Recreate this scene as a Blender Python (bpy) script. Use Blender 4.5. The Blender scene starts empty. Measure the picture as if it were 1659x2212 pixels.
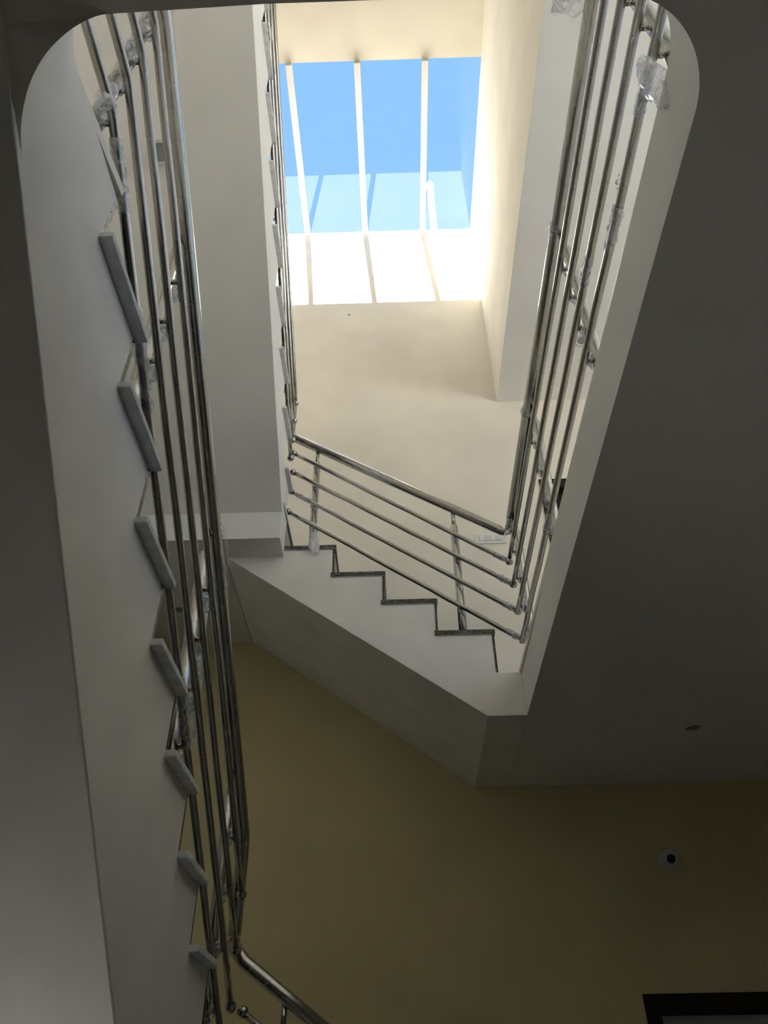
import bpy, bmesh, math, random
from mathutils import Vector, Matrix
random.seed(7)
SC = bpy.context.scene
COL = SC.collection

# ------------------------------------------------------------------ camera, world, sun, exposure
H0 = 1.366                      # eye height above the ground floor; geometry below is written relative to the eye
FPX, YAW, PITCH, ROLL = 1645.85, -0.0163, 0.6870, -0.0156
cy, sy, cp, sp = math.cos(YAW), math.sin(YAW), math.cos(PITCH), math.sin(PITCH)
fwd = Vector((sy*cp, cy*cp, sp)); rgt0 = Vector((cy, -sy, 0)); up0 = rgt0.cross(fwd)
rgt = rgt0*math.cos(ROLL) + up0*math.sin(ROLL)
upv = -rgt0*math.sin(ROLL) + up0*math.cos(ROLL)
cam_d = bpy.data.cameras.new('camera'); cam = bpy.data.objects.new('camera', cam_d); COL.objects.link(cam)
cam_d.sensor_fit = 'HORIZONTAL'; cam_d.sensor_width = 36.0; cam_d.lens = FPX*36.0/1659.0
cam_d.clip_start = 0.02; cam_d.clip_end = 300
m = Matrix((rgt, upv, -fwd)).transposed().to_4x4(); m.translation = Vector((0, 0, H0))
cam.matrix_world = m
SC.camera = cam

W = bpy.data.worlds.new('sky'); SC.world = W; W.use_nodes = True
wn = W.node_tree; wn.nodes.clear()
w_out = wn.nodes.new('ShaderNodeOutputWorld'); w_bg = wn.nodes.new('ShaderNodeBackground')
w_tc = wn.nodes.new('ShaderNodeTexCoord'); w_sep = wn.nodes.new('ShaderNodeSeparateXYZ')
w_mr = wn.nodes.new('ShaderNodeValToRGB')
w_mr.color_ramp.elements[0].position = 0.0; w_mr.color_ramp.elements[0].color = (0.62, 0.80, 1.0, 1)
w_mr.color_ramp.elements[1].position = 0.75; w_mr.color_ramp.elements[1].color = (0.245, 0.475, 1.0, 1)
wn.links.new(w_tc.outputs['Generated'], w_sep.inputs[0]); wn.links.new(w_sep.outputs['Z'], w_mr.inputs[0])
wn.links.new(w_mr.outputs[0], w_bg.inputs['Color']); w_bg.inputs['Strength'].default_value = 1.08
wn.links.new(w_bg.outputs[0], w_out.inputs[0])

SUN_DIR = Vector((0.10, 1.589, -1.31))      # from behind the eye, down onto the far wall under the skylight
sd = bpy.data.lights.new('sun', 'SUN'); sd.energy = 40.0; sd.angle = math.radians(0.53); sd.color = (1.0, 0.98, 0.955)
so = bpy.data.objects.new('sun', sd); COL.objects.link(so)
so.rotation_euler = SUN_DIR.to_track_quat('-Z', 'Y').to_euler(); so.location = (0, -6, 16)

def portal(name, loc, sx, sy_, nrm):
    d = bpy.data.lights.new(name, 'AREA'); d.shape = 'RECTANGLE'; d.size = sx; d.size_y = sy_; d.cycles.is_portal = True
    o = bpy.data.objects.new(name, d); COL.objects.link(o); o.location = (loc[0], loc[1], loc[2]+H0)
    o.rotation_euler = Vector(nrm).to_track_quat('-Z', 'Y').to_euler()
pd = bpy.data.lights.new('skylight_portal', 'AREA'); pd.shape = 'RECTANGLE'; pd.size = 2.25; pd.size_y = 1.59
pd.cycles.is_portal = True
po = bpy.data.objects.new('skylight_portal', pd); COL.objects.link(po); po.location = (-0.275, 3.37, 7.16+H0)

vs = SC.view_settings
vs.view_transform = 'Standard'; vs.look = 'None'; vs.gamma = 1.0; vs.use_curve_mapping = False; vs.exposure = 0.3
cyc = SC.cycles
cyc.max_bounces = 9; cyc.diffuse_bounces = 7; cyc.glossy_bounces = 3; cyc.transparent_max_bounces = 24
cyc.sample_clamp_indirect = 8.0; cyc.use_denoising = True
cyc.use_adaptive_sampling = False; cyc.use_auto_tile = False; cyc.time_limit = 1150
cyc.caustics_reflective = False; cyc.caustics_refractive = False

# ------------------------------------------------------------------ materials
def newmat(name):
    mt = bpy.data.materials.new(name); mt.use_nodes = True
    nt = mt.node_tree; nt.nodes.clear()
    out = nt.nodes.new('ShaderNodeOutputMaterial')
    return mt, nt, out
def N(nt, t, **kw):
    n = nt.nodes.new(t)
    for k, v in kw.items(): setattr(n, k, v)
    return n
def paint(name, col, rough=0.75, var=0.04, bump=0.0, scale=3.0, spec=0.3):
    mt, nt, out = newmat(name)
    if rough >= 0.69:                       # matt paint and plaster
        b = N(nt, 'ShaderNodeBsdfDiffuse'); cin = 'Color'
    else:
        b = N(nt, 'ShaderNodeBsdfPrincipled'); cin = 'Base Color'; b.inputs['Roughness'].default_value = rough
        b.inputs['Specular IOR Level'].default_value = spec
    tc = N(nt, 'ShaderNodeTexCoord')
    n1 = N(nt, 'ShaderNodeTexNoise'); n1.inputs['Scale'].default_value = scale; n1.inputs['Detail'].default_value = 1
    rp = N(nt, 'ShaderNodeValToRGB')
    rp.color_ramp.elements[0].position = 0.3; rp.color_ramp.elements[1].position = 0.7
    rp.color_ramp.elements[0].color = tuple(c*(1-var) for c in col)+(1,)
    rp.color_ramp.elements[1].color = tuple(min(1, c*(1+var)) for c in col)+(1,)
    L = nt.links.new
    L(tc.outputs['Object'], n1.inputs['Vector']); L(n1.outputs['Fac'], rp.inputs[0]); L(rp.outputs[0], b.inputs[cin])
    if bump:
        n2 = N(nt, 'ShaderNodeTexNoise'); n2.inputs['Scale'].default_value = 55; n2.inputs['Detail'].default_value = 1
        bp = N(nt, 'ShaderNodeBump'); bp.inputs['Strength'].default_value = bump; bp.inputs['Distance'].default_value = 0.004
        L(tc.outputs['Object'], n2.inputs['Vector']); L(n2.outputs['Fac'], bp.inputs['Height']); L(bp.outputs[0], b.inputs['Normal'])
    L(b.outputs[0], out.inputs[0])
    return mt
def plain(name, col, rough=0.5, metal=0.0, spec=0.5):
    mt, nt, out = newmat(name)
    b = N(nt, 'ShaderNodeBsdfPrincipled'); b.inputs['Base Color'].default_value = tuple(col)+(1,)
    b.inputs['Roughness'].default_value = rough; b.inputs['Metallic'].default_value = metal
    b.inputs['Specular IOR Level'].default_value = spec
    nt.links.new(b.outputs[0], out.inputs[0]); return mt

M = {}
M['ground'] = paint('bounce_ground', (0.54, 0.51, 0.46), 0.9, 0.08, 0.0, 0.6)
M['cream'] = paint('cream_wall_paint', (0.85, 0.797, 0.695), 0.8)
M['cream_shade'] = paint('shaded_cream_wall_paint', (0.72, 0.635, 0.36), 0.8)  # same cream paint with the lower storey's shade put into the colour
M['white'] = paint('white_ceiling_paint', (0.865, 0.85, 0.82), 0.75, 0.03)
M['string'] = paint('white_plaster', (0.915, 0.89, 0.845), 0.7, 0.04, 0.12, 5)
M['floor'] = paint('beige_floor_tile', (0.62, 0.59, 0.535), 0.35, 0.08, 0.0, 2)
M['tile'] = paint('pale_polished_tile', (0.74, 0.70, 0.63), 0.3, 0.06, 0.0, 2)
M['granite_under'] = paint('rough_sawn_granite', (0.72, 0.735, 0.73), 0.85, 0.10, 0.2, 30)
M['frame_dark'] = paint('dark_stained_wood', (0.010, 0.008, 0.006), 0.5, 0.2, 0.1, 12)
M['leaf'] = paint('pale_door_leaf', (0.42, 0.46, 0.42), 0.4, 0.05, 0.03, 6)
M['bar_white'] = paint('white_painted_steel', (0.80, 0.76, 0.74), 0.5, 0.02, 0.02, 4)
M['plastic'] = plain('white_plastic', (0.80, 0.80, 0.79), 0.35)
M['plastic_grey'] = plain('grey_white_plastic', (0.70, 0.70, 0.70), 0.4)
M['lens'] = plain('black_glass', (0.004, 0.004, 0.005), 0.08)
M['dull'] = plain('dull_grey_diffuser', (0.30, 0.31, 0.30), 0.6)
M['hole'] = plain('dark_hole', (0.03, 0.03, 0.03), 0.9)

def granite():
    mt, nt, out = newmat('polished_dark_granite'); L = nt.links.new
    b = N(nt, 'ShaderNodeBsdfPrincipled'); b.inputs['Roughness'].default_value = 0.18
    tc = N(nt, 'ShaderNodeTexCoord')
    v = N(nt, 'ShaderNodeTexNoise'); v.inputs['Scale'].default_value = 120; v.inputs['Detail'].default_value = 6
    rp = N(nt, 'ShaderNodeValToRGB'); rp.color_ramp.elements[0].position = 0.42; rp.color_ramp.elements[1].position = 0.75
    rp.color_ramp.elements[0].color = (0.018, 0.018, 0.018, 1); rp.color_ramp.elements[1].color = (0.16, 0.155, 0.14, 1)
    s = N(nt, 'ShaderNodeTexNoise'); s.inputs['Scale'].default_value = 9; s.inputs['Detail'].default_value = 5
    s.inputs['Distortion'].default_value = 1.0
    mp = N(nt, 'ShaderNodeMapping'); mp.inputs['Scale'].default_value = (1, 1, 6)
    rs = N(nt, 'ShaderNodeValToRGB'); rs.color_ramp.elements[0].position = 0.55; rs.color_ramp.elements[1].position = 0.75
    mx = N(nt, 'ShaderNodeMix', data_type='RGBA'); mx.inputs['B'].default_value = (0.34, 0.33, 0.30, 1)
    L(tc.outputs['Object'], v.inputs['Vector']); L(tc.outputs['Object'], mp.inputs[0]); L(mp.outputs[0], s.inputs['Vector'])
    L(v.outputs['Fac'], rp.inputs[0]); L(rp.outputs[0], mx.inputs['A']); L(s.outputs['Fac'], rs.inputs[0])
    ml = N(nt, 'ShaderNodeMath', operation='MULTIPLY'); ml.inputs[1].default_value = 0.55
    L(rs.outputs[0], ml.inputs[0]); L(ml.outputs[0], mx.inputs['Factor'])
    L(mx.outputs['Result'], b.inputs['Base Color']); L(b.outputs[0], out.inputs[0])
    return mt
M['granite'] = granite()

def steel(name, film, base=(0.47, 0.46, 0.435)):
    """stainless tube, still in its stretched protective film: UV u runs round the tube, v along it in metres"""
    mt, nt, out = newmat(name); L = nt.links.new
    b = N(nt, 'ShaderNodeBsdfPrincipled'); b.inputs['Metallic'].default_value = 1.0
    uv = N(nt, 'ShaderNodeUVMap'); uv.uv_map = 'UVMap'
    mp = N(nt, 'ShaderNodeMapping'); mp.inputs['Scale'].default_value = (5.0, 2.2, 1)
    n1 = N(nt, 'ShaderNodeTexNoise'); n1.inputs['Scale'].default_value = 2.0; n1.inputs['Detail'].default_value = 6
    mp2 = N(nt, 'ShaderNodeMapping'); mp2.inputs['Rotation'].default_value = (0, 0, 0.35); mp2.inputs['Scale'].default_value = (26, 2.4, 1)
    n2 = N(nt, 'ShaderNodeTexNoise'); n2.inputs['Scale'].default_value = 3.0; n2.inputs['Detail'].default_value = 5
    L(uv.outputs[0], mp.inputs[0]); L(mp.outputs[0], n1.inputs['Vector'])
    L(uv.outputs[0], mp2.inputs[0]); L(mp2.outputs[0], n2.inputs['Vector'])
    rr = N(nt, 'ShaderNodeMapRange'); rr.inputs['From Min'].default_value = 0.3; rr.inputs['From Max'].default_value = 0.7
    rr.inputs['To Min'].default_value = 0.07; rr.inputs['To Max'].default_value = 0.07+0.16*film
    L(n1.outputs['Fac'], rr.inputs['Value']); L(rr.outputs[0], b.inputs['Roughness'])
    # helical film edges
    sp_ = N(nt, 'ShaderNodeSeparateXYZ'); L(uv.outputs[0], sp_.inputs[0])
    mv = N(nt, 'ShaderNodeMath', operation='MULTIPLY_ADD'); mv.inputs[1].default_value = 1/0.085
    L(sp_.outputs['Y'], mv.inputs[0]); L(sp_.outputs['X'], mv.inputs[2])
    ad = N(nt, 'ShaderNodeMath', operation='MULTIPLY_ADD'); ad.inputs[1].default_value = 0.6
    L(n1.outputs['Fac'], ad.inputs[0]); L(mv.outputs[0], ad.inputs[2])
    fr = N(nt, 'ShaderNodeMath', operation='FRACT'); L(ad.outputs[0], fr.inputs[0])
    ln = N(nt, 'ShaderNodeValToRGB'); e = ln.color_ramp.elements
    e[0].position = 0.0; e[0].color = (1, 1, 1, 1); e[1].position = 0.06; e[1].color = (0, 0, 0, 1)
    L(fr.outputs[0], ln.inputs[0])
    st = N(nt, 'ShaderNodeValToRGB'); st.color_ramp.elements[0].position = 0.60; st.color_ramp.elements[1].position = 0.72
    L(n2.outputs['Fac'], st.inputs[0])
    mxx = N(nt, 'ShaderNodeMath', operation='MAXIMUM'); L(ln.outputs[0], mxx.inputs[0]); L(st.outputs[0], mxx.inputs[1])
    fk = N(nt, 'ShaderNodeMath', operation='MULTIPLY'); fk.inputs[1].default_value = 0.38*film; L(mxx.outputs[0], fk.inputs[0])
    mc = N(nt, 'ShaderNodeMix', data_type='RGBA'); mc.inputs['A'].default_value = tuple(base)+(1,); mc.inputs['B'].default_value = (0.80, 0.80, 0.78, 1)
    L(fk.outputs[0], mc.inputs['Factor']); L(mc.outputs['Result'], b.inputs['Base Color'])
    inv = N(nt, 'ShaderNodeMath', operation='SUBTRACT'); inv.inputs[0].default_value = 1.0; L(fk.outputs[0], inv.inputs[1])
    L(inv.outputs[0], b.inputs['Metallic'])
    bp = N(nt, 'ShaderNodeBump'); bp.inputs['Strength'].default_value = 0.22*film; bp.inputs['Distance'].default_value = 0.002
    sm = N(nt, 'ShaderNodeMath', operation='ADD'); L(n2.outputs['Fac'], sm.inputs[0]); L(fr.outputs[0], sm.inputs[1])
    L(sm.outputs[0], bp.inputs['Height']); L(bp.outputs[0], b.inputs['Normal'])
    L(b.outputs[0], out.inputs[0]); return mt
M['steel'] = steel('film_wrapped_stainless_steel', 1.0)
M['steel_clean'] = steel('stainless_steel', 0.35)

def film():
    mt, nt, out = newmat('clear_plastic_film'); L = nt.links.new
    t = N(nt, 'ShaderNodeBsdfTransparent'); t.inputs[0].default_value = (0.96, 0.97, 1.0, 1)
    df = N(nt, 'ShaderNodeBsdfDiffuse'); df.inputs['Color'].default_value = (0.86, 0.86, 0.88, 1)
    b = N(nt, 'ShaderNodeBsdfGlossy'); b.inputs['Color'].default_value = (0.95, 0.95, 0.97, 1); b.inputs['Roughness'].default_value = 0.14
    sk = N(nt, 'ShaderNodeMixShader'); sk.inputs[0].default_value = 0.30; L(df.outputs[0], sk.inputs[1]); L(b.outputs[0], sk.inputs[2])
    tc = N(nt, 'ShaderNodeTexCoord'); n = N(nt, 'ShaderNodeTexNoise'); n.inputs['Scale'].default_value = 24; n.inputs['Detail'].default_value = 1
    n.inputs['Distortion'].default_value = 1.5
    mr = N(nt, 'ShaderNodeMapRange'); mr.inputs['From Min'].default_value = 0.35; mr.inputs['From Max'].default_value = 0.65
    mr.inputs['To Min'].default_value = 0.12; mr.inputs['To Max'].default_value = 0.62
    bp = N(nt, 'ShaderNodeBump'); bp.inputs['Strength'].default_value = 0.35; bp.inputs['Distance'].default_value = 0.004
    mx = N(nt, 'ShaderNodeMixShader')
    L(tc.outputs['Object'], n.inputs['Vector']); L(n.outputs['Fac'], mr.inputs['Value']); L(mr.outputs[0], mx.inputs[0])
    L(n.outputs['Fac'], bp.inputs['Height']); L(bp.outputs[0], b.inputs['Normal'])
    L(t.outputs[0], mx.inputs[1]); L(sk.outputs[0], mx.inputs[2]); L(mx.outputs[0], out.inputs[0]); return mt
M['film'] = film()

def glass():
    mt, nt, out = newmat('skylight_glass'); L = nt.links.new
    t = N(nt, 'ShaderNodeBsdfTransparent'); t.inputs[0].default_value = (0.95, 0.98, 1.0, 1)
    g = N(nt, 'ShaderNodeBsdfGlossy'); g.inputs['Roughness'].default_value = 0.0
    fz = N(nt, 'ShaderNodeFresnel'); fz.inputs['IOR'].default_value = 1.5
    tc = N(nt, 'ShaderNodeTexCoord'); n = N(nt, 'ShaderNodeTexNoise'); n.inputs['Scale'].default_value = 26; n.inputs['Detail'].default_value = 3
    rp = N(nt, 'ShaderNodeValToRGB'); rp.color_ramp.elements[0].position = 0.70; rp.color_ramp.elements[1].position = 0.78
    d = N(nt, 'ShaderNodeBsdfDiffuse'); d.inputs[0].default_value = (0.9, 0.9, 0.9, 1)
    k = N(nt, 'ShaderNodeMath', operation='MULTIPLY'); k.inputs[1].default_value = 0.12
    mx = N(nt, 'ShaderNodeMixShader'); m2 = N(nt, 'ShaderNodeMixShader')
    ge = N(nt, 'ShaderNodeNewGeometry'); nb = N(nt, 'ShaderNodeMath', operation='SUBTRACT'); nb.inputs[0].default_value = 1.0
    fm = N(nt, 'ShaderNodeMath', operation='MULTIPLY')          # reflect only where light enters the pane
    L(ge.outputs['Backfacing'], nb.inputs[1]); L(fz.outputs[0], fm.inputs[0]); L(nb.outputs[0], fm.inputs[1])
    L(fm.outputs[0], mx.inputs[0]); L(t.outputs[0], mx.inputs[1]); L(g.outputs[0], mx.inputs[2])
    L(tc.outputs['Object'], n.inputs['Vector']); L(n.outputs['Fac'], rp.inputs[0]); L(rp.outputs[0], k.inputs[0])
    L(k.outputs[0], m2.inputs[0]); L(mx.outputs[0], m2.inputs[1]); L(d.outputs[0], m2.inputs[2]); L(m2.outputs[0], out.inputs[0]); return mt
M['glass'] = glass()

# ------------------------------------------------------------------ helpers (coordinates relative to the eye; lifted by H0 at the end)
ROOTS = []
class MB:
    """collects shapes into one mesh"""
    def __init__(s): s.v = []; s.f = []; s.mi = []; s.uv = {}; s.sm = []
    def face(s, idx, mi=0, smooth=False, uv=None):
        if uv: s.uv[len(s.f)] = uv
        s.f.append(tuple(idx)); s.mi.append(mi); s.sm.append(smooth)
    def box(s, x0, x1, y0, y1, z0, z1, mis=None):
        b = len(s.v)
        s.v += [(x0,y0,z0),(x1,y0,z0),(x1,y1,z0),(x0,y1,z0),(x0,y0,z1),(x1,y0,z1),(x1,y1,z1),(x0,y1,z1)]
        F = [(0,3,2,1),(4,5,6,7),(0,1,5,4),(1,2,6,5),(2,3,7,6),(3,0,4,7)]
        for i, f in enumerate(F): s.face([b+q for q in f], 0 if mis is None else mis[i])
        return s
    def prism(s, poly, axis, a, b_):
        """poly: 2D outline (concave allowed); axis 0/1/2 = extrusion axis"""
        def P(p, t): return ((t, p[0], p[1]) if axis == 0 else (p[0], t, p[1]) if axis == 1 else (p[0], p[1], t))
        n = len(poly); o = len(s.v)
        s.v += [P(p, a) for p in poly] + [P(p, b_) for p in poly]
        from mathutils.geometry import tessellate_polygon
        tris = tessellate_polygon([[Vector((p[0], p[1], 0)) for p in poly]])
        for t in tris:
            s.face([o+i for i in t]); s.face([o+n+i for i in reversed(t)])
        for i in range(n):
            j = (i+1) % n; s.face([o+i, o+j, o+n+j, o+n+i])
        return s
    def tube(s, pts, r, seg=14, cap=True, uoff=0.0):
        pts = [Vector(p) for p in pts]; n = len(pts)
        rs = r if isinstance(r, (list, tuple)) else [r]*n
        o = len(s.v); t_prev = None; ref = None; vlen = 0; rows = []
        for i, p in enumerate(pts):
            t = ((pts[min(i+1, n-1)]-pts[max(i-1, 0)])).normalized()
            if ref is None:
                ref = Vector((0, 0, 1)) if abs(t.z) < 0.9 else Vector((1, 0, 0))
                ref = (ref - t*ref.dot(t)).normalized()
            else:
                ref = (ref - t*ref.dot(t)).normalized()
            b = t.cross(ref)
            if i: vlen += (p-pts[i-1]).length
            rows.append(vlen)
            for k in range(seg):
                a = 2*math.pi*k/seg
                s.v.append(tuple(p + (ref*math.cos(a) + b*math.sin(a))*rs[i]))
        for i in range(n-1):
            for k in range(seg):
                k2 = (k+1) % seg
                u0, u1 = k/seg+uoff, (k+1)/seg+uoff
                s.face([o+i*seg+k, o+i*seg+k2, o+(i+1)*seg+k2, o+(i+1)*seg+k], 0, True,
                       [(u0, rows[i]+uoff), (u1, rows[i]+uoff), (u1, rows[i+1]+uoff), (u0, rows[i+1]+uoff)])
        if cap:
            s.face([o+k for k in reversed(range(seg))]); s.face([o+(n-1)*seg+k for k in range(seg)])
        return s
    def ball(s, c, r, seg=14, rings=8):
        c = Vector(c); pts = []; rs = []
        for i in range(rings+1):
            a = math.pi*i/rings; pts.append(c+Vector((0, 0, -math.cos(a)*r))); rs.append(max(1e-4, math.sin(a)*r))
        return s.tube(pts, rs, seg, False)
    def lathe(s, c, axis, prof, seg=28):
        """prof: list of (distance along axis, radius)"""
        c = Vector(c); ax = Vector(axis).normalized()
        return s.tube_fixed([c+ax*d for d, r in prof], [max(1e-4, r) for d, r in prof], ax, seg)
    def tube_fixed(s, pts, rs, ax, seg):
        ref = Vector((0, 0, 1)) if abs(ax.z) < 0.9 else Vector((1, 0, 0))
        ref = (ref-ax*ref.dot(ax)).normalized(); b = ax.cross(ref); o = len(s.v)
        for p, r in zip(pts, rs):
            for k in range(seg):
                a = 2*math.pi*k/seg; s.v.append(tuple(p+(ref*math.cos(a)+b*math.sin(a))*r))
        for i in range(len(pts)-1):
            for k in range(seg):
                k2 = (k+1) % seg; s.face([o+i*seg+k, o+i*seg+k2, o+(i+1)*seg+k2, o+(i+1)*seg+k], 0, True)
        return s
    def mesh(s, name, mats, off):
        me = bpy.data.meshes.new(name)
        me.from_pydata([(x-off[0], y-off[1], z-off[2]) for x, y, z in s.v], [], s.f); me.update()
        for mt in (mats if isinstance(mats, (list, tuple)) else [mats]): me.materials.append(M[mt])
        for p, mi, smo in zip(me.polygons, s.mi, s.sm): p.material_index = mi; p.use_smooth = smo
        if s.uv:
            ul = me.uv_layers.new(name='UVMap')
            for p in me.polygons:
                q = s.uv.get(p.index)
                if q:
                    for li, c in zip(p.loop_indices, q): ul.data[li].uv = c
        bm = bmesh.new(); bm.from_mesh(me); bmesh.ops.recalc_face_normals(bm, faces=bm.faces[:]); bm.to_mesh(me); bm.free()
        return me
    def build(s, name, mats, parent=None, bevel=0.0, at=None):
        """parent None: a top-level mesh with its origin at 'at'"""
        root = parent
        while root is not None and root.parent is not None: root = root.parent
        off = tuple(root.location) if root else (at or (0, 0, 0))
        o = bpy.data.objects.new(name, s.mesh(name, mats, off)); COL.objects.link(o)
        if parent is not None: o.parent = parent
        else: o.location = off; ROOTS.append(o)
        if bevel:
            bv = o.modifiers.new('bevel', 'BEVEL'); bv.width = bevel; bv.segments = 2; bv.limit_method = 'ANGLE'; bv.angle_limit = 0.7
        return o
def thing(name, label, cat, loc, group=None):
    o = bpy.data.objects.new(name, None); COL.objects.link(o); o.location = loc; o.empty_display_size = 0.1
    o['label'] = label; o['category'] = cat
    if group: o['group'] = group
    ROOTS.append(o); return o
def tag(o, label, cat, group=None):
    o['label'] = label; o['category'] = cat
    if group: o['group'] = group
    return o
def struct(o, label=None, cat=None):
    o['kind'] = 'structure'
    if label: o['label'] = label
    if cat: o['category'] = cat
    return o
def shared(o, name, parent, delta):
    c = o.copy(); COL.objects.link(c); c.name = name; c.parent = parent; c.location = Vector(o.location)+Vector(delta); return c

# ------------------------------------------------------------------ the measured levels and planes
XR, XLO, XUP = 0.58, -0.615, -0.589     # well edge right, lower left string, upper left string
YF, YW, YN = 3.2625, 4.1662, 0.441      # front string, far wall, near edge of the well
XW = -1.49                              # left wall
ZC, ZT = 1.4667, 1.694                  # first floor slab soffit and top
ZA, ZA2 = 4.5267, 4.80                  # second floor soffit and top
ZG, XS, YG = 7.0924, 0.8498, 2.577      # skylight level, shaft wall, near edge of skylight
ZF = -H0
XE, YB = 4.2, -3.0                      # far right and back walls

# ------------------------------------------------------------------ the setting
struct(MB().box(XW-0.2, XE+0.2, YB-0.2, YW+0.2, ZF-0.15, ZF).build('floor', 'floor'),
       'pale beige ground floor at the foot of the stairwell', 'floor')
D1 = (1.09, 2.02, ZF, 0.496); D2 = (1.059, 1.99, ZT, 3.681)
def hole_wall(poly, hole):
    # outline polygon with a rectangular door opening reaching its bottom edge or cut out of it
    m_ = MB(); m_.prism(poly, 1, YW, YW+0.2); return m_
seam = [(XE, 1.58), (0.52, 1.58), (-0.95, 2.50), (XW, 2.50)]        # hidden inside the slab, the front flight and the landing
struct(hole_wall([(XW, ZF), (D1[0], ZF), (D1[0], D1[3]), (D1[1], D1[3]), (D1[1], ZF), (XE, ZF)] + seam, D1).build('wall_front', 'cream_shade'),
       'ground floor part of the cream far wall, shade put into its deeper colour', 'wall')
up_poly = [(XW, ZG+0.006)] + seam[::-1][:-1] + [(D2[0], 1.58), (D2[0], D2[3]), (D2[1], D2[3]), (D2[1], 1.58), (XE, 1.58), (XE, ZA2), (XS+0.15, ZA2), (XS+0.15, ZG+0.006)]
struct(hole_wall(up_poly, D2).build('wall_front', 'cream'), 'tall cream far wall above the front flight with a sunlit top', 'wall')
WL = (1.68, 2.48, -1.04, -0.28)          # added unseen window low in the left wall, brightens the ground storey: y0, y1, z0, z1
WR = (-2.6, 2.6, 2.10, 4.30)            # added unseen window in the corridor end wall, brightens the upper storey: y0, y1, z0, z1
wl = MB(); xa, xb = XW-0.2, XW
wl.box(xa, xb, YB, WL[0], ZF, ZG); wl.box(xa, xb, WL[1], YW+0.2, ZF, ZG)
wl.box(xa, xb, WL[0], WL[1], ZF, WL[2]); wl.box(xa, xb, WL[0], WL[1], WL[3], ZG)
struct(wl.build('wall_left', 'cream'), 'cream painted wall on the left behind the stairs', 'wall')
struct(MB().box(XS, XS+0.15, YB, YW, ZA2, ZG+0.006).box(XS-0.004, XS, YB, YW, ZA, ZG).build('wall_right', 'cream'), 'cream wall of the shaft below the skylight on the right', 'wall')
wr = MB(); xa, xb = XE, XE+0.2
wr.box(xa, xb, YB, WR[0], ZF, ZA2); wr.box(xa, xb, WR[1], YW+0.2, ZF, ZA2)
wr.box(xa, xb, WR[0], WR[1], ZF, WR[2]); wr.box(xa, xb, WR[0], WR[1], WR[3], ZA2)
struct(wr.build('wall_corridor', 'cream'), 'cream end wall of the corridor beyond the well', 'wall')
struct(MB().box(XW, XE, YB-0.2, YB, ZF, ZG+0.3).build('wall_back', 'cream'), 'cream wall behind the viewer', 'wall')

def window(name, ax, plane, a0, a1, z0, z1, nmul, label):
    w = bpy.data.objects.new(name, None); COL.objects.link(w); mid = (a0+a1)/2
    w.location = (plane, mid, z0) if ax == 0 else (mid, plane, z0); ROOTS.append(w); struct(w, label, 'window')
    def bx(p0, p1, q0, q1, z_0, z_1): return MB().box(p0, p1, q0, q1, z_0, z_1) if ax == 0 else MB().box(q0, q1, p0, p1, z_0, z_1)
    t = 0.05; d0, d1 = plane-0.03, plane+0.03
    for q0, q1, zz0, zz1 in ((a0, a1, z0, z0+t), (a0, a1, z1-t, z1), (a0, a0+t, z0+t, z1-t), (a1-t, a1, z0+t, z1-t)):
        bx(d0, d1, q0, q1, zz0, zz1).build('frame', 'bar_white', w)
    for i in range(1, nmul):
        c = a0+(a1-a0)*i/nmul; bx(d0, d1, c-0.02, c+0.02, z0+t, z1-t).build('mullion', 'bar_white', w)
    for i in range(nmul):
        c0 = a0+(a1-a0)*i/nmul+0.03; c1 = a0+(a1-a0)*(i+1)/nmul-0.03
        bx(plane-0.004, plane+0.004, c0, c1, z0+t, z1-t).build('pane', 'glass', w)
window('added_window_low', 0, XW-0.12, *WL, 2, 'added unseen window under the left flight, lets in fill daylight')
window('added_window_corridor', 0, XE+0.12, *WR, 3, 'added unseen window in the corridor end wall, lets in fill daylight')
portal('added_window_portal', (XE+0.2, (WR[0]+WR[1])/2, (WR[2]+WR[3])/2), WR[1]-WR[0], WR[3]-WR[2], (-1, 0, 0))
portal('added_window_portal', (XW-0.2, (WL[0]+WL[1])/2, (WL[2]+WL[3])/2), WL[1]-WL[0], WL[3]-WL[2], (1, 0, 0))
g = MB(); g.box(-60, 60, -60, 60, ZF-0.35, ZF-0.2)  # added ground, out of view, throws sun up through the added windows
struct(g.build('ground', 'ground'), 'unseen sunlit ground outside, added to bounce daylight through the windows', 'ground')
def arc(cx, cy_, r, a0, a1, n):
    return [(cx+r*math.cos(math.radians(a0+(a1-a0)*i/n)), cy_+r*math.sin(math.radians(a0+(a1-a0)*i/n))) for i in range(n+1)]
RR, RL = 0.20, 0.165
arcR = arc(XR-RR, YN+RR, RR, 0, -90, 18)
# first floor slab round the well, its near right corner rounded; the near left corner is the rounded block of the flight
slab = [(XE, YB), (XE, YW), (XR, YW)] + arcR + [(XLO+RL, YN), (XLO, YN), (XLO, 0.363), (XW, 0.363), (XW, YB)]
struct(MB().prism(slab, 2, ZC, ZT-0.02).build('ceiling', 'white'), 'white first floor slab with a rounded well opening', 'ceiling')
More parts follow.
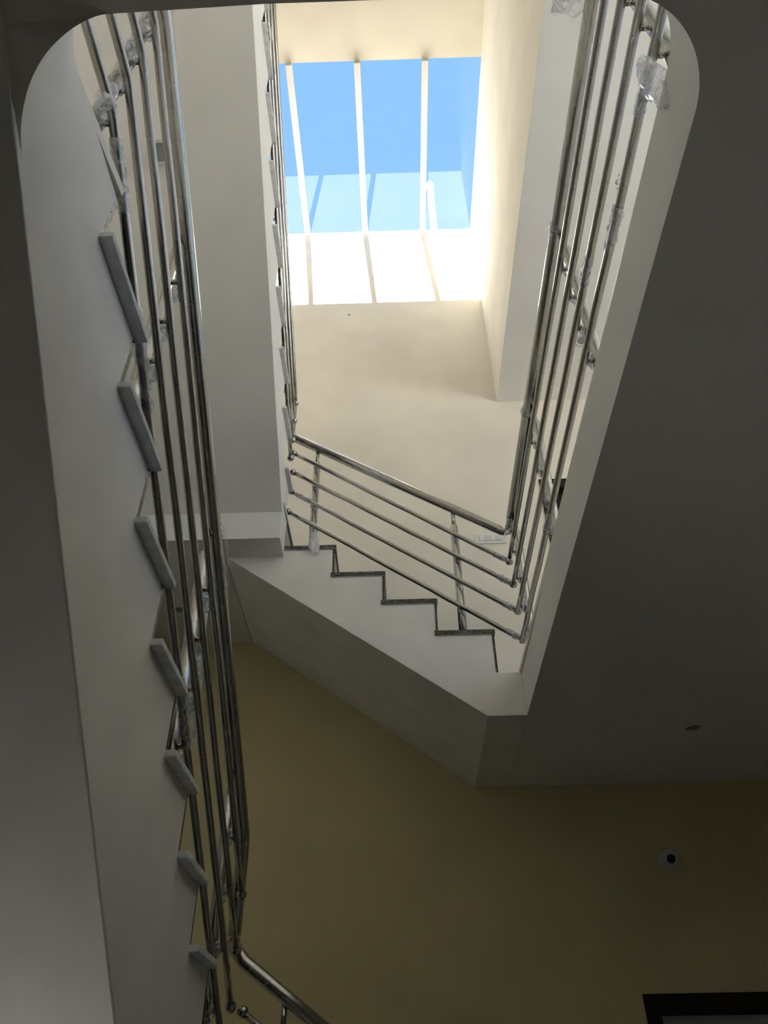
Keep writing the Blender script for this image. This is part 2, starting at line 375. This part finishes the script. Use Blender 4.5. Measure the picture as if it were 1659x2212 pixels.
# rounded near-left corner: bottom sweeps from the flight's slope up to the slab
def sstep(t): t = max(0.0, min(1.0, t)); return t*t*(3-2*t)
cxl, cyl = XLO+RL, YN+RL
aL = arc(cxl, cyl, RL, 180, 270, 24)
zb0 = 1.729-0.722*cyl
cb = MB(); n = len(aL)
for i, (x, y) in enumerate(aL):
    t = i/(n-1); zb = (1.729-0.722*y) + 0.034*sstep((t-0.6)/0.4)
    cb.v += [(x, y, zb), (x, y, ZT-0.02)]
for i in range(n-1): cb.face([2*i, 2*i+2, 2*i+3, 2*i+1], 0, True)
o2 = len(cb.v); cb.v += list(cb.v)
c0 = len(cb.v); cb.v += [(XLO, YN, 1.411), (XLO, YN, ZT-0.02)]
for i in range(n-1): cb.face([c0, o2+2*i, o2+2*i+2]); cb.face([c0+1, o2+2*i+3, o2+2*i+1])
# the underside eases back up into the flat slab soffit
q = len(cb.v); ze = 1.729-0.722*YN+0.034
cb.v += [(XLO, 0.363, ZC), (XLO, YN, 1.411), (cxl, YN, ze), (cxl+0.10, 0.300, ZC), (cxl+0.26, YN, ZC), (cxl, YN, ZC)]
cb.face([q, q+3, q+2, q+1]); cb.face([q+2, q+3, q+4]); cb.face([q+2, q+4, q+5])
trim = struct(cb.build('trim_1', 'string'), 'rounded white plaster corner of the well above the left flight', 'trim')
# polished floor finish on the first floor, a finger proud of the slab edge
e = 0.012
fin = [(XE, YB), (XE, YW), (XR-e, YW)] + arc(XR-RR, YN+RR, RR+e, 0, -90, 18) + arc(cxl, cyl, RL+e, 270, 180, 18) + [(XLO+e, 0.876), (XW, 0.876), (XW, YB)]
fin = [(x, y) for x, y in fin]
struct(MB().prism(fin, 2, ZT-0.02, ZT+0.008).build('floor', 'tile'), 'grey stone finish of the first floor along the well edge', 'floor')
# second floor: corridor slab at the right, slab behind the viewer
struct(MB().box(XS, XE, YB, YW, ZA, ZA2).build('ceiling', 'white'), 'white ceiling over the first floor corridor', 'ceiling')
struct(MB().box(XW, XS-0.004, YB, 0.60, ZA, ZA2).build('ceiling', 'white'), 'white second floor slab over the near end of the well', 'ceiling')
# roof with the skylight opening
XGL = -1.40
rf = MB(); rf.box(XW, XS, YB, YG, ZG, ZG+0.12); rf.box(XW, XGL, YG, YW, ZG, ZG+0.12)
struct(rf.build('ceiling', 'cream'), 'cream ceiling beside the skylight', 'ceiling')

# skylight: four panes on three painted bars
win = bpy.data.objects.new('window_1', None); COL.objects.link(win); win.location = (-0.27, 3.37, ZG); ROOTS.append(win)
struct(win, 'flat glazed skylight on white bars showing blue sky', 'window')
bars_x = [-0.795, -0.213, 0.366]
ed = [XGL] + bars_x + [XS]
for a, b in zip(ed[:-1], ed[1:]):
    MB().box(a+0.004, b-0.004, YG, YW, ZG+0.004, ZG+0.014).build('pane', 'glass', win)
for x in bars_x:
    MB().box(x-0.026, x+0.026, YG, YW, ZG-0.05, ZG+0.002).build('glazing_bar', 'bar_white', win)

# vent pipe out on the roof, seen through the glass
vp = thing('vent_pipe', 'white vent pipe standing on the roof beyond the skylight', 'pipe', (0.640, 5.5, ZG-0.02))
MB().tube([(0.640, 5.5, ZG-0.02), (0.640, 5.5, 10.55)], 0.045, 18).build('pipe', 'plastic', vp)
MB().lathe((0.640, 5.5, 10.50), (0, 0, 1), [(0, 0.05), (0, 0.055), (0.06, 0.055), (0.075, 0.03), (0.08, 0.0)]).build('cap', 'plastic', vp)
struct(MB().box(XW-0.2, XE, YW+0.2, YW+3.0, ZG-0.20, ZG-0.02).build('roof', 'cream'), 'flat roof beyond the skylight', 'roof')

# ------------------------------------------------------------------ stairs
TH = 0.02
def tread(parent, box, mis=(1, 0, 0, 0, 0, 0)):
    return MB().box(*box, mis=mis).build('tread', ['granite', 'granite_under'], parent, 0.003)
# lower left flight, falling away from the viewer to the lower landing
LY0, LT, LR_, LZ0, LN = 0.876, 0.264, 0.180, 1.673, 10
LLAND = LZ0+TH-LN*LR_
f1 = thing('stair_flight', 'plastered stair flight with grey stone treads climbing the lower left side of the well', 'staircase', (XLO, 2.0, ZF))
prof = [(0.363, ZC), (0.363, ZT-0.02), (LY0, ZT-0.02)]
for k in range(1, LN+1):
    z = LZ0-LR_*k
    prof += [(LY0+LT*(k-1), z), (LY0+LT*k if k < LN else YW, z)]
prof += [(YW, LLAND-0.25), (2.58, LLAND-0.25)]
MB().prism(prof, 0, XW, XLO).build('body', 'string', f1, 0.004)
for k in range(1, LN):
    z = LZ0-LR_*k; y0 = LY0+LT*(k-1); y1 = LY0+LT*k+0.012
    tread(f1, (XW, XLO+0.030, y0-0.008, y1, z, z+TH), (1, 0, 1, 1, 0, 0))
for k in range(LN):
    y = LY0+LT*k; zt = LZ0-LR_*k if k else ZT-0.02
    MB().box(XW, XLO-0.002, y, y+0.018, LZ0-LR_*(k+1)+TH, zt).build('riser', 'granite', f1)
# lower front flight, from the ground floor up to the lower landing
f2 = thing('stair_flight', 'plastered stair flight below the front handrail, rising from the ground floor', 'staircase', (0.2, 3.7, ZF))
prof = [(XLO, LLAND-0.25), (XLO, LLAND-TH)]; nr = 7; rr_ = (LLAND-ZF)/nr
for k in range(1, nr):
    prof += [(XLO+0.264*(k-1), LLAND-TH-rr_*k), (XLO+0.264*k, LLAND-TH-rr_*k)]
prof += [(XLO+0.264*6, ZF), (XLO+0.6, ZF)]
MB().prism(prof, 1, YF, YW).build('body', 'string', f2)
for k in range(1, nr):
    z = LLAND-TH-rr_*k; tread(f2, (XLO+0.264*(k-1), XLO+0.264*k+0.012, YF-0.015, YW, z, z+TH))
# upper front flight, from the first floor up to the left
f3 = thing('stair_flight', 'plastered stair flight with dark granite edges sloping across the far side of the well', 'staircase', (0.0, 3.7, ZT))
THF = 0.028
nx = [0.475, 0.205, -0.055, -0.315, -0.585]; nz = [1.914, 2.099, 2.275, 2.454, 2.640]
prof = [(XR, ZC), (XR, ZT-0.01), (nx[0]-0.010, ZT-0.01)]
for k in range(4):
    prof += [(nx[k]-0.010, nz[k]-THF), (nx[k+1]-0.010, nz[k]-THF)]
XLB = -0.90
prof += [(nx[4]-0.010, nz[4]-THF), (XLB, nz[4]-THF), (XLB, 2.396), (0.403, ZC)]
MB().prism(prof, 1, YF, YW).build('body', 'string', f3, 0.003)
for k in range(4):
    tread(f3, (nx[k+1]-0.02, nx[k]+0.004, YF-0.008, YW, nz[k]-THF, nz[k]))
for k in range(5):
    zb = nz[k-1] if k else ZT-0.005
    MB().box(nx[k]-0.012, nx[k]-0.002, YF-0.003, YW, zb, nz[k]-THF).build('riser', 'granite', f3)
# upper landing
YLD = 3.10
ld = thing('stair_landing', 'plastered quarter landing in the far left corner above the front flight', 'landing', (XW, YLD, 2.385))
lp = [(XW, YLD), (XUP, YLD), (XUP, YF), (XLB, YF), (XLB, YW), (XW, YW)]
MB().prism(lp, 2, 2.390, nz[4]-TH).build('slab', 'white', ld, 0.003)
MB().box(XW, nx[4]+0.004, YLD+0.02, YW, nz[4]-TH, nz[4]).build('paving', 'granite_under', ld)
# upper left flight, climbing back toward the viewer
UY = [3.236, 3.050, 2.820, 2.580, 2.335, 2.095, 1.855, 1.610, 1.360, 1.110, 0.860]
UZ = [2.828, 3.060, 3.265, 3.460, 3.655, 3.850, 4.055, 4.250, 4.440, 4.630, ZA2-TH]
f4 = thing('stair_flight', 'plastered stair flight with thin treads climbing the upper left beside the skylight', 'staircase', (XUP, 2.0, 2.55))
so_ = lambda y: 4.849-0.738*y
prof = [(YLD, so_(YLD)), (UY[0], nz[4]-TH)]
prof = [(YLD+0.002, so_(YLD)), (YLD+0.002, nz[4]), (UY[0], nz[4])]
for j in range(11):
    prof += [(UY[j], UZ[j]), ((UY[j+1] if j < 10 else 0.60), UZ[j])]
prof += [(0.60, ZA), (0.60, so_(0.60) if so_(0.60) < ZA else ZA)]
prof = prof[:-1]
prof += [((4.849-ZA)/0.738, ZA)] if (4.849-ZA)/0.738 > 0.60 else []
MB().prism(prof, 0, XW, XUP).build('body', 'white', f4, 0.003)
for j in range(10):
    tread(f4, (XW, XUP+0.024, UY[j+1], UY[j]+0.010, UZ[j], UZ[j]+TH), (1, 0, 1, 1, 0, 0))
for j in range(11):
    zb = (UZ[j-1]+TH) if j else nz[4]
    MB().box(XW, XUP-0.004, UY[j], UY[j]+0.012, zb, UZ[j]).build('riser', 'granite', f4)

# ------------------------------------------------------------------ railings
def crumple(c, sx, sy_, sz, seed, nu=14, nv=12, rough=0.30):
    """a crushed scrap of film: a closed thin bag shape"""
    rnd = random.Random(seed); mb = MB(); c = Vector(c)
    ph = [rnd.uniform(0, 6.28) for _ in range(6)]
    for i in range(nv+1):
        a = math.pi*i/nv
        for k in range(nu):
            b = 2*math.pi*k/nu
            r = 1 + rough*(math.sin(3*b+ph[0]+2*a)*0.5 + math.sin(5*a+ph[1]+b*2)*0.4 + math.sin(7*b-4*a+ph[2])*0.35) + rnd.uniform(-rough, rough)*0.4
            mb.v.append((c.x+sx*r*math.sin(a)*math.cos(b), c.y+sy_*r*math.sin(a)*math.sin(b), c.z+sz*(1+0.15*r)*math.cos(a)))
    for i in range(nv):
        for k in range(nu):
            k2 = (k+1) % nu; mb.face([i*nu+k, i*nu+k2, (i+1)*nu+k2, (i+1)*nu+k])
    return mb
def ribbon(pts, w, wdir, seed, jit=0.3):
    """a loose strip of film"""
    rnd = random.Random(seed); mb = MB(); wd = Vector(wdir).normalized()
    for p in pts:
        p = Vector(p); ww = w*(1+rnd.uniform(-jit, jit)); n_ = 4
        for q in range(n_+1):
            t = q/n_-0.5; j = Vector([rnd.uniform(-1, 1)*w*jit*0.35 for _ in range(3)])
            mb.v.append(tuple(p+wd*ww*t+j))
    for i in range(len(pts)-1):
        for q in range(4): mb.face([i*5+q, i*5+q+1, (i+1)*5+q+1, (i+1)*5+q])
    return mb
def lerp(a, b, t): return tuple(a[i]+(b[i]-a[i])*t for i in range(3))
def wob(a, b, n_, amp, seed):
    rnd = random.Random(seed); out = []
    for i in range(n_+1):
        p = lerp(a, b, i/n_); out.append(tuple(p[q]+(rnd.uniform(-amp, amp) if 0 < i < n_ else 0) for q in range(3)))
    return out
RB, RH, RP, RNK = 0.0125, 0.026, 0.021, 0.0115
def railing(label, base, bars, rail, posts, pin, name='stair_railing', wraps=True, balls=(True, True)):
    """bars: (start, end) centre lines; rail: polyline of the handrail; posts: (x, y, z foot, z top); pin: post -> bar offset"""
    r = thing(name, label, 'railing', base)
    pin = Vector(pin)
    MB().tube(rail, RH, 18, True).build('handrail', 'steel', r)
    bars = [tuple(q) + ((),) if len(q) == 2 else q for q in bars]
    for i, (a, b, pre) in enumerate(bars):
        o = MB().tube(list(pre) + wob(a, b, 14, 0.0012, i*7+len(label)), RB, 12, True, i*0.37).build('rail_bar', 'steel', r)
        for e_, on in ((a, balls[0]), (b, balls[1])):
            if on: MB().ball(e_, RB*1.7).build('ball_end', 'steel_clean', o)
    for i, (x, y, z0, z1) in enumerate(posts):
        zn = z1-0.12
        p = MB().tube([(x, y, z0), (x, y, z0+(zn-z0)*0.3), (x, y, z0+(zn-z0)*0.7), (x, y, zn), (x, y, zn+0.014), (x, y, zn+0.028)],
                      [RP, RP, RP, RP, RP*0.85, RNK], 16).build('post', 'steel', r)
        MB().tube([(x, y, zn+0.02), (x, y, z1)], RNK, 12).build('neck', 'steel_clean', p)
        MB().lathe((x, y, z0), (0, 0, 1), [(0, 0), (0, RP*1.9), (0.006, RP*1.9), (0.012, RP*1.2), (0.014, RP)], 18).build('flange', 'steel_clean', p)
        for a, b, pre in bars:
            # the point of the bar opposite the post
            av, bv = Vector(a), Vector(b); d = bv-av; ax = 0 if abs(d.x) > abs(d.y) else 1
            t = ((x, y)[ax]-av[ax])/d[ax]
            if not -0.02 <= t <= 1.02: continue
            q = av+d*t
            if not z0 < q.z < zn+0.02: continue
            MB().tube([(x, y, q.z), tuple(q)], 0.0085, 10).build('bracket', 'steel_clean', p)
    return r
def straps(r, rail, ts, seed):
    """clinging turns of torn film on the handrail or a bar"""
    rnd = random.Random(seed)
    for t in ts:
        k = t*(len(rail)-1); i = min(int(k), len(rail)-2); c = Vector(lerp(rail[i], rail[i+1], k-i)); d = (Vector(rail[i+1])-Vector(rail[i])).normalized()
        L_ = rnd.uniform(0.03, 0.07); mb = MB()
        pts = [tuple(c+d*L_*(q/4-0.5)) for q in range(5)]
        mb.tube(pts, [RH*1.05*(1+rnd.uniform(-0.01, 0.05)) for _ in pts], 14, False)
        mb.build('film_wrap', 'film', r)

# lower left railing
XB, XH, XP = -0.645, -0.672, -0.690
kb = XB/-0.6291; kh = XH/-0.6291
def LLine(z2, kk): return lambda y: kk*z2-0.678*(y-2*kk)
yE = 3.30; YK = 0.79        # the bars run level on the first floor, then tip down the flight
bars = []
for z2 in (1.010, 1.193, 1.370, 1.563):
    g = LLine(z2, kb); bars.append(((XB, YK, g(YK)), (XB, yE, g(yE)), [(XB, 0.25, g(YK)+0.004), (XB, YK-0.02, g(YK)+0.004)]))
gh = LLine(1.712, kh); yHE = 3.37
railL = [(XH, 0.25, gh(YK)+0.004), (XH, YK-0.03, gh(YK)+0.004), (XH, YK+0.02, gh(YK+0.02)), (XH, 1.0, gh(1.0)), (XH, 2.0, gh(2.0)), (XH, yHE-0.03, gh(yHE-0.03)), (XH, yHE, gh(yHE)-0.04), (XH, yHE, 0.62)]
kp = XP/-0.68
lp_ = []
for y in (0.790, 1.345, 2.185, 3.03):
    y *= kp; kk = max(0, math.floor((y-LY0)/LT)+1) if y > LY0 else 0
    zf = ZT+0.008 if y < LY0 else LZ0-LR_*kk+TH
    lp_.append((XP, y, zf, gh(y)-RH*0.8))
r1 = railing('film-wrapped steel railing with four bars running down the lower left flight', (XB, 2.0, LLAND), bars, railL, lp_, (XB-XP, 0, 0), balls=(False, True))
# lower front railing: only the top of it rises into view
YBF, YPF = 3.305, 3.355
hl = lambda x: 0.547-0.70*(x+0.661)+0.01
bars = [((-0.60, YBF, 0.36-0.165*q), (0.55, YBF, 0.36-0.165*q-1.15*0.70)) for q in range(4)]
bars = [b for b in bars]
railF = [(XH, YPF+0.015, 0.60), (XH+0.01, YPF, 0.575), (-0.62, YPF, hl(-0.62)), (0.62, YPF, hl(0.62))]
def zfoot2(x):
    k = math.floor((x-XLO)/0.264)+1; return LLAND-rr_*k
fp = [(x, YPF, zfoot2(x), hl(x)-RH*0.8) for x in (-0.455, 0.33)]
r2 = railing('steel handrail falling right from the foot of the left flight railing', (0.0, YBF, ZF), bars, railF, fp, (0, YBF-YPF, 0), balls=(True, False))
# upper front railing
FB = [((-0.593, 2.723), (0.616, 1.871)), ((-0.588, 2.874), (0.612, 2.035)), ((-0.586, 3.021), (0.608, 2.197)), ((-0.590, 3.175), (0.603, 2.341))]
ks = YBF/3.2925
bars = [((a[0]*ks, YBF, a[1]*ks), (b[0]*ks, YBF, b[1]*ks)) for a, b in FB]
kq = YPF/3.3425
hf = lambda x: kq*(3.221+0.030-0.642*(x/kq+0.442))
XRH = 0.642; ZRH = 2.50*XRH/0.61
railU = [(-0.63, YPF+0.01, hf(-0.60)+0.06), (-0.625, YPF, hf(-0.61)+0.01), (-0.58, YPF, hf(-0.58)), (0.0, YPF, hf(0.0)), (0.56, YPF, hf(0.56)), (0.600, YPF, hf(0.600)), (0.628, YPF-0.012, 2.585), (XRH, YPF-0.05, 2.60), (XRH, YPF-0.10, ZRH-0.012)]
fp = [(-0.452*kq, YPF, nz[3], hf(-0.452)-RH*0.8), (0.3335*kq, YPF, nz[0], hf(0.3335)-RH*0.8)]
r3 = railing('bright steel railing with four bars sloping across the far side of the well', (0.0, YBF, 1.9), bars, railU, fp, (0, YBF-YPF, 0))
# right railing along the first floor edge
XRB, XRP = 0.610, 0.655
bars = [((XRB, YBF, z), (XRB, 0.30, z+0.012)) for z in (1.868, 2.033, 2.203, 2.372)]
railR = [(XRH, YPF-0.10, ZRH-0.012), (XRH, 2.0, ZRH), (XRH, 0.30, ZRH+0.015)]
rp_ = [(XRP, y, ZT+0.008, ZRH-RH*0.8) for y in (0.690, 1.563, 2.437, 3.245)]
r4 = railing('level steel railing with four bars along the first floor edge on the right', (XRB, 1.8, ZT), bars, railR, rp_, (XRB-XRP, 0, 0), balls=(False, False))
# upper left railing
XUB, XUH = -0.600, -0.632
ug = lambda z: (lambda y: z+0.745*(3.265-y))
bars = [((XUB, 3.265, z), (XUB, 0.95, ug(z)(0.95))) for z in (3.108, 3.258, 3.425, 3.586)]
uh = ug(3.79)
railUL = [(XUH, YPF+0.01, hf(-0.60)+0.06), (XUH, YPF+0.01, uh(3.36)-0.03), (XUH, 3.33, uh(3.33)), (XUH, 2.0, uh(2.0)), (XUH, 0.95, uh(0.95))]
up_ = []
for y in (2.95, 2.20, 1.50):
    j = max(q for q in range(11) if UY[q] >= y); up_.append((XUH-0.012, y, UZ[j]+TH, uh(y)-RH*0.8))
r5 = railing('steel railing seen edge-on climbing the upper left flight below the skylight', (XUB, 2.0, 2.8), bars, railUL, up_, (XUB-XUH, 0, 0), balls=(True, False))


# ------------------------------------------------------------------ torn protective film still hanging on the rails
def sleeve(parent, a, b, r, seed, n_=12, ruck=0.22):
    """a slack tube of film round a bar"""
    rnd = random.Random(seed); mb = MB(); pts = wob(a, b, n_, r*0.18, seed)
    mb.tube(pts, [r*(1+rnd.uniform(-0.08, ruck)*math.sin(math.pi*min(1, (i+0.6)/(n_+0.6)))) for i in range(n_+1)], 11, False)
    return mb.build('film_wrap', 'film', parent)
def scrap(parent, c, sx, sy_, sz, seed, rough=0.32): return crumple(c, sx, sy_, sz, seed, rough=rough).build('film_scrap', 'film', parent)
def strip(parent, pts, w, wd, seed): return ribbon(pts, w, wd, seed).build('film_strip', 'film', parent)
# lower left railing
bx_ = [b for b in r1.children if b.name.startswith('rail_bar')]
LL = [(lambda y, z2=z2: kb*z2-0.678*(y-2*kb)) for z2 in (1.010, 1.193, 1.370, 1.563)]
for i, (yc, dz) in enumerate(((0.800, 0), (0.800, 0), (0.800, 0), (0.805, 0))):
    z = LL[i](yc); scrap(r1, (XB-0.028, yc-0.012, z+0.012), 0.024, 0.026, 0.042, 40+i)
scrap(r1, (XB-0.004, 0.752, 1.905), 0.022, 0.022, 0.055, 51)
for y0, y1, k in ((0.83, 0.97, 0), (1.16, 1.38, 0), (2.02, 2.22, 0)):
    sleeve(r1, (XB, y0, LL[k](y0)), (XB, y1, LL[k](y1)), RB*1.22, int(y0*100)+k)
for yy in (1.395, 2.265, 3.075):
    for k in range(4):
        z = LL[k](yy); scrap(r1, (XB-0.026, yy, z), 0.016, 0.018, 0.030, int(yy*31)+k)
strip(r1, [(XH+0.02, 2.20, gh(2.20)-0.01), (XH+0.032, 2.25, gh(2.25)+0.012), (XH+0.036, 2.31, gh(2.31)+0.014), (XH+0.034, 2.38, gh(2.38)-0.004), (XH+0.030, 2.41, gh(2.41)-0.03)], 0.034, (0.35, 0.3, 1), 9)
strip(r1, [(-0.700, 2.33, 1.62), (-0.704, 2.37, 1.50), (-0.700, 2.39, 1.39), (-0.706, 2.41, 1.23), (-0.702, 2.46, 1.02)], 0.045, (0.7, 1, 0.1), 12)
# front railing
scrap(r3, (-0.430, YF-0.022, 2.455), 0.028, 0.014, 0.062, 61)
scrap(r3, (-0.444, YPF-0.03, 2.60), 0.020, 0.018, 0.05, 62)
for k, (a, b) in enumerate(FB):
    for px_ in (-0.452, 0.3335):
        z = a[1]+(b[1]-a[1])*(px_-a[0])/(b[0]-a[0]); scrap(r3, (px_*kq, YBF+0.026, z*ks), 0.018, 0.014, 0.026, 70+k+int(px_*10))
    for t0, t1 in ((0.03, 0.10), (0.94, 0.985)):
        if k == 1 or t0 > 0.5: sleeve(r3, lerp((a[0]*ks, YBF, a[1]*ks), (b[0]*ks, YBF, b[1]*ks), t0), lerp((a[0]*ks, YBF, a[1]*ks), (b[0]*ks, YBF, b[1]*ks), t1), RB*1.18, 80+k)
strip(r3, [(0.604, YPF-0.035, 2.535), (0.628, YPF-0.05, 2.555), (0.650, YPF-0.055, 2.60), (0.662, YPF-0.05, 2.655)], 0.045, (0.1, 0.2, 1), 19)
# right railing
scrap(r4, (XR-0.004, 0.688, 1.728), 0.026, 0.030, 0.105, 91, 0.22)
strip(r4, [(0.515, 0.800, 2.628), (0.548, 0.812, 2.612), (0.585, 0.825, 2.622), (0.625, 0.806, 2.640)], 0.055, (0.1, 1, 0.1), 93)
strip(r4, [(0.518, 0.825, 2.615), (0.521, 0.838, 2.612), (0.530, 0.846, 2.618)], 0.012, (1, 0.2, 0), 94)
for t in (2.487, 1.545):
    mb = MB(); mb.tube([(XRH, t-0.02, ZRH), (XRH, t-0.004, ZRH), (XRH, t+0.012, ZRH), (XRH, t+0.024, ZRH)], [RH*1.12, RH*1.3, RH*1.26, RH*1.1], 14, False); mb.build('film_wrap', 'film', r4)
for yy in (1.563, 2.437, 3.245):
    for z in (1.868, 2.033, 2.203, 2.372):
        scrap(r4, (XRB+0.028, yy+0.004, z+0.016), 0.016, 0.018, 0.040, int(yy*97+z*13))
for k, (y0, y1) in enumerate(((0.72, 0.82), (1.05, 1.18), (2.30, 2.44), (1.30, 1.40))):
    z = (1.868, 1.868, 1.868, 2.033)[k]; sleeve(r4, (XRB, y0, z+0.012*(YBF-y0)/3), (XRB, y1, z+0.012*(YBF-y1)/3), RB*1.2, 120+k)
# upper left railing
strip(r5, [(-0.583, 1.420, 4.455), (-0.580, 1.450, 4.46), (-0.580, 1.490, 4.45), (-0.582, 1.515, 4.44)], 0.075, (0.2, 0.4, 1), 131)
strip(r5, [(-0.578, 2.21, 3.76), (-0.574, 2.26, 3.81), (-0.574, 2.32, 3.86), (-0.578, 2.37, 3.90)], 0.035, (0.1, 0.7, 0.7), 132)
scrap(r5, (-0.588, 3.09, 3.29), 0.016, 0.03, 0.035, 133)
# ------------------------------------------------------------------ doors in the far wall
def door(name, D, label, leaf='leaf'):
    x0, x1, z0, z1 = D; fw = 0.068; ft = 0.085
    d = bpy.data.objects.new(name, None); COL.objects.link(d); d.location = ((x0+x1)/2, YW, z0); ROOTS.append(d); struct(d, label, 'door')
    MB().box(x0, x0+fw, YW-0.012, YW+0.16, z0, z1).build('jamb', 'frame_dark', d, 0.003)
    MB().box(x1-fw, x1, YW-0.012, YW+0.16, z0, z1).build('jamb', 'frame_dark', d, 0.003)
    MB().box(x0+fw, x1-fw, YW-0.012, YW+0.16, z1-ft, z1).build('head', 'frame_dark', d, 0.003)
    MB().box(x0+fw+0.003, x1-fw-0.003, YW+0.03, YW+0.07, z0+0.005, z1-ft-0.012).build('leaf', leaf, d, 0.003)
    lf = MB().box(x0+fw, x1-fw, YW+0.02, YW+0.03, z1-ft-0.014, z1-ft).build('stop', leaf, d)
    MB().box(x0+fw+0.10, x1-fw-0.10, YW+0.018, YW+0.03, z0+1.05, z1-ft-0.20).build('panel', leaf, d, 0.006)
    MB().box(x0+fw+0.10, x1-fw-0.10, YW+0.018, YW+0.03, z0+0.15, z0+0.90).build('panel', leaf, d, 0.006)
    MB().tube([(x0+fw+0.05, YW+0.03, z0+1.0), (x0+fw+0.05, YW-0.02, z0+1.0), (x0+fw+0.16, YW-0.02, z0+1.0)], 0.009, 10).build('handle', 'steel_clean', d)
door('door_1', D1, 'dark framed ground floor door in the far wall')
door('door_2', D2, 'dark framed first floor door behind the right railing', 'frame_dark')

# ------------------------------------------------------------------ ceiling lights
def downlight(c, nrm, label, r=0.05, group=None):
    c = Vector(c); nrm = Vector(nrm).normalized()
    t = thing('ceiling_downlight', label, 'light', c)
    MB().lathe(c, nrm, [(0, r), (0.004, r), (0.008, r*0.93), (0.008, r*0.74), (0.002, r*0.70)]).build('rim', 'plastic_grey', t)
    MB().lathe(c, nrm, [(0.002, r*0.72), (0.003, 0.0)]).build('diffuser', 'dull', t)
    return t
dn = (0, 0, -1)
downlight((1.373, 3.430, ZC), dn, 'round white downlight, switched off, in the dark ceiling at the lower right', 0.047)
downlight((1.421, 3.580, ZA), dn, 'round downlight in the corridor ceiling glimpsed between the right railing bars', 0.052)
downlight((-1.255, 3.757, 2.390), dn, 'small dark downlight under the landing behind the left railing bars', 0.045)
sl = Vector((0, -0.738, -1))
downlight((-1.061, 1.680, so_(1.680)), sl, 'round downlight in the sloping underside of the upper left flight', 0.058)
# round blanking mark on the corridor ceiling
bp_ = thing('ceiling_box_cover', 'thin round blank cover with two screws on the upper right corridor ceiling', 'cover plate', (1.436, 2.375, ZA))
MB().lathe((1.436, 2.375, ZA), dn, [(0, 0.0165), (0.0016, 0.0165), (0.0016, 0.0)]).build('disc', 'white', bp_)
MB().lathe((1.436, 2.375, ZA), dn, [(0, 0.0185), (0.0008, 0.0185), (0.0008, 0.016)]).build('rim', 'hole', bp_)
for s_ in (-1, 1):
    MB().box(1.434+0.004*s_-0.002, 1.434+0.004*s_+0.002, 2.375+s_*0.042-0.006, 2.375+s_*0.042+0.006, ZA-0.0012, ZA).build('screw', 'hole', bp_)

# ------------------------------------------------------------------ camera on the far wall
cc = Vector((1.357, YW, 1.078))
cv = thing('security_camera', 'small white security camera with a black lens on the dark far wall', 'camera', cc)
MB().lathe(cc, (0, -1, 0), [(0, 0.052), (0.006, 0.052), (0.012, 0.047), (0.014, 0.040), (0.014, 0.0)]).build('base', 'plastic_grey', cv)
ax = Vector((-0.165, -0.95, -0.27)).normalized()
MB().ball(cc+Vector((0, -0.014, 0)), 0.026).build('swivel', 'plastic_grey', cv)
bb = MB().lathe(cc+Vector((0, -0.014, 0)), ax, [(0.0, 0.018), (0.012, 0.024), (0.06, 0.0265), (0.064, 0.0255), (0.064, 0.0215), (0.058, 0.0215)]).build('barrel', 'plastic_grey', cv)
MB().lathe(cc+Vector((0, -0.014, 0)), ax, [(0.058, 0.0225), (0.0585, 0.0)]).build('lens', 'lens', bb)

# ------------------------------------------------------------------ switch plate on the far wall
sx0, sx1, sz0, sz1 = 0.552, 0.762, 3.112, 3.190
sw = thing('switch_plate', 'white multi-gang switch plate on the cream wall above the front flight', 'switch', ((sx0+sx1)/2, YW, sz0))
MB().box(sx0, sx1, YW-0.010, YW, sz0, sz1).build('plate', 'plastic', sw, 0.003)
MB().box(sx0+0.022, sx1-0.022, YW-0.013, YW-0.010, sz0+0.018, sz1-0.012).build('grid', 'plastic_grey', sw, 0.001)
for q in range(4):
    a = sx0+0.030+q*0.038
    MB().box(a, a+0.030, YW-0.017, YW-0.013, sz0+0.021, sz1-0.015).build('rocker', 'plastic' if q % 2 == 0 else 'plastic_grey', sw, 0.001)
# nail hole
wp = MB().lathe((-0.355, YW, 5.723), (0, -1, 0), [(0, 0.009), (0.0015, 0.008), (0.0015, 0.0)], 14).build('wall_plug', 'hole', at=(-0.355, YW, 5.723))
tag(wp, 'tiny dark plug in the bright wall below the skylight', 'wall plug')
# ------------------------------------------------------------------ lift everything from the eye level to the ground floor
for o in ROOTS: o.location.z += H0
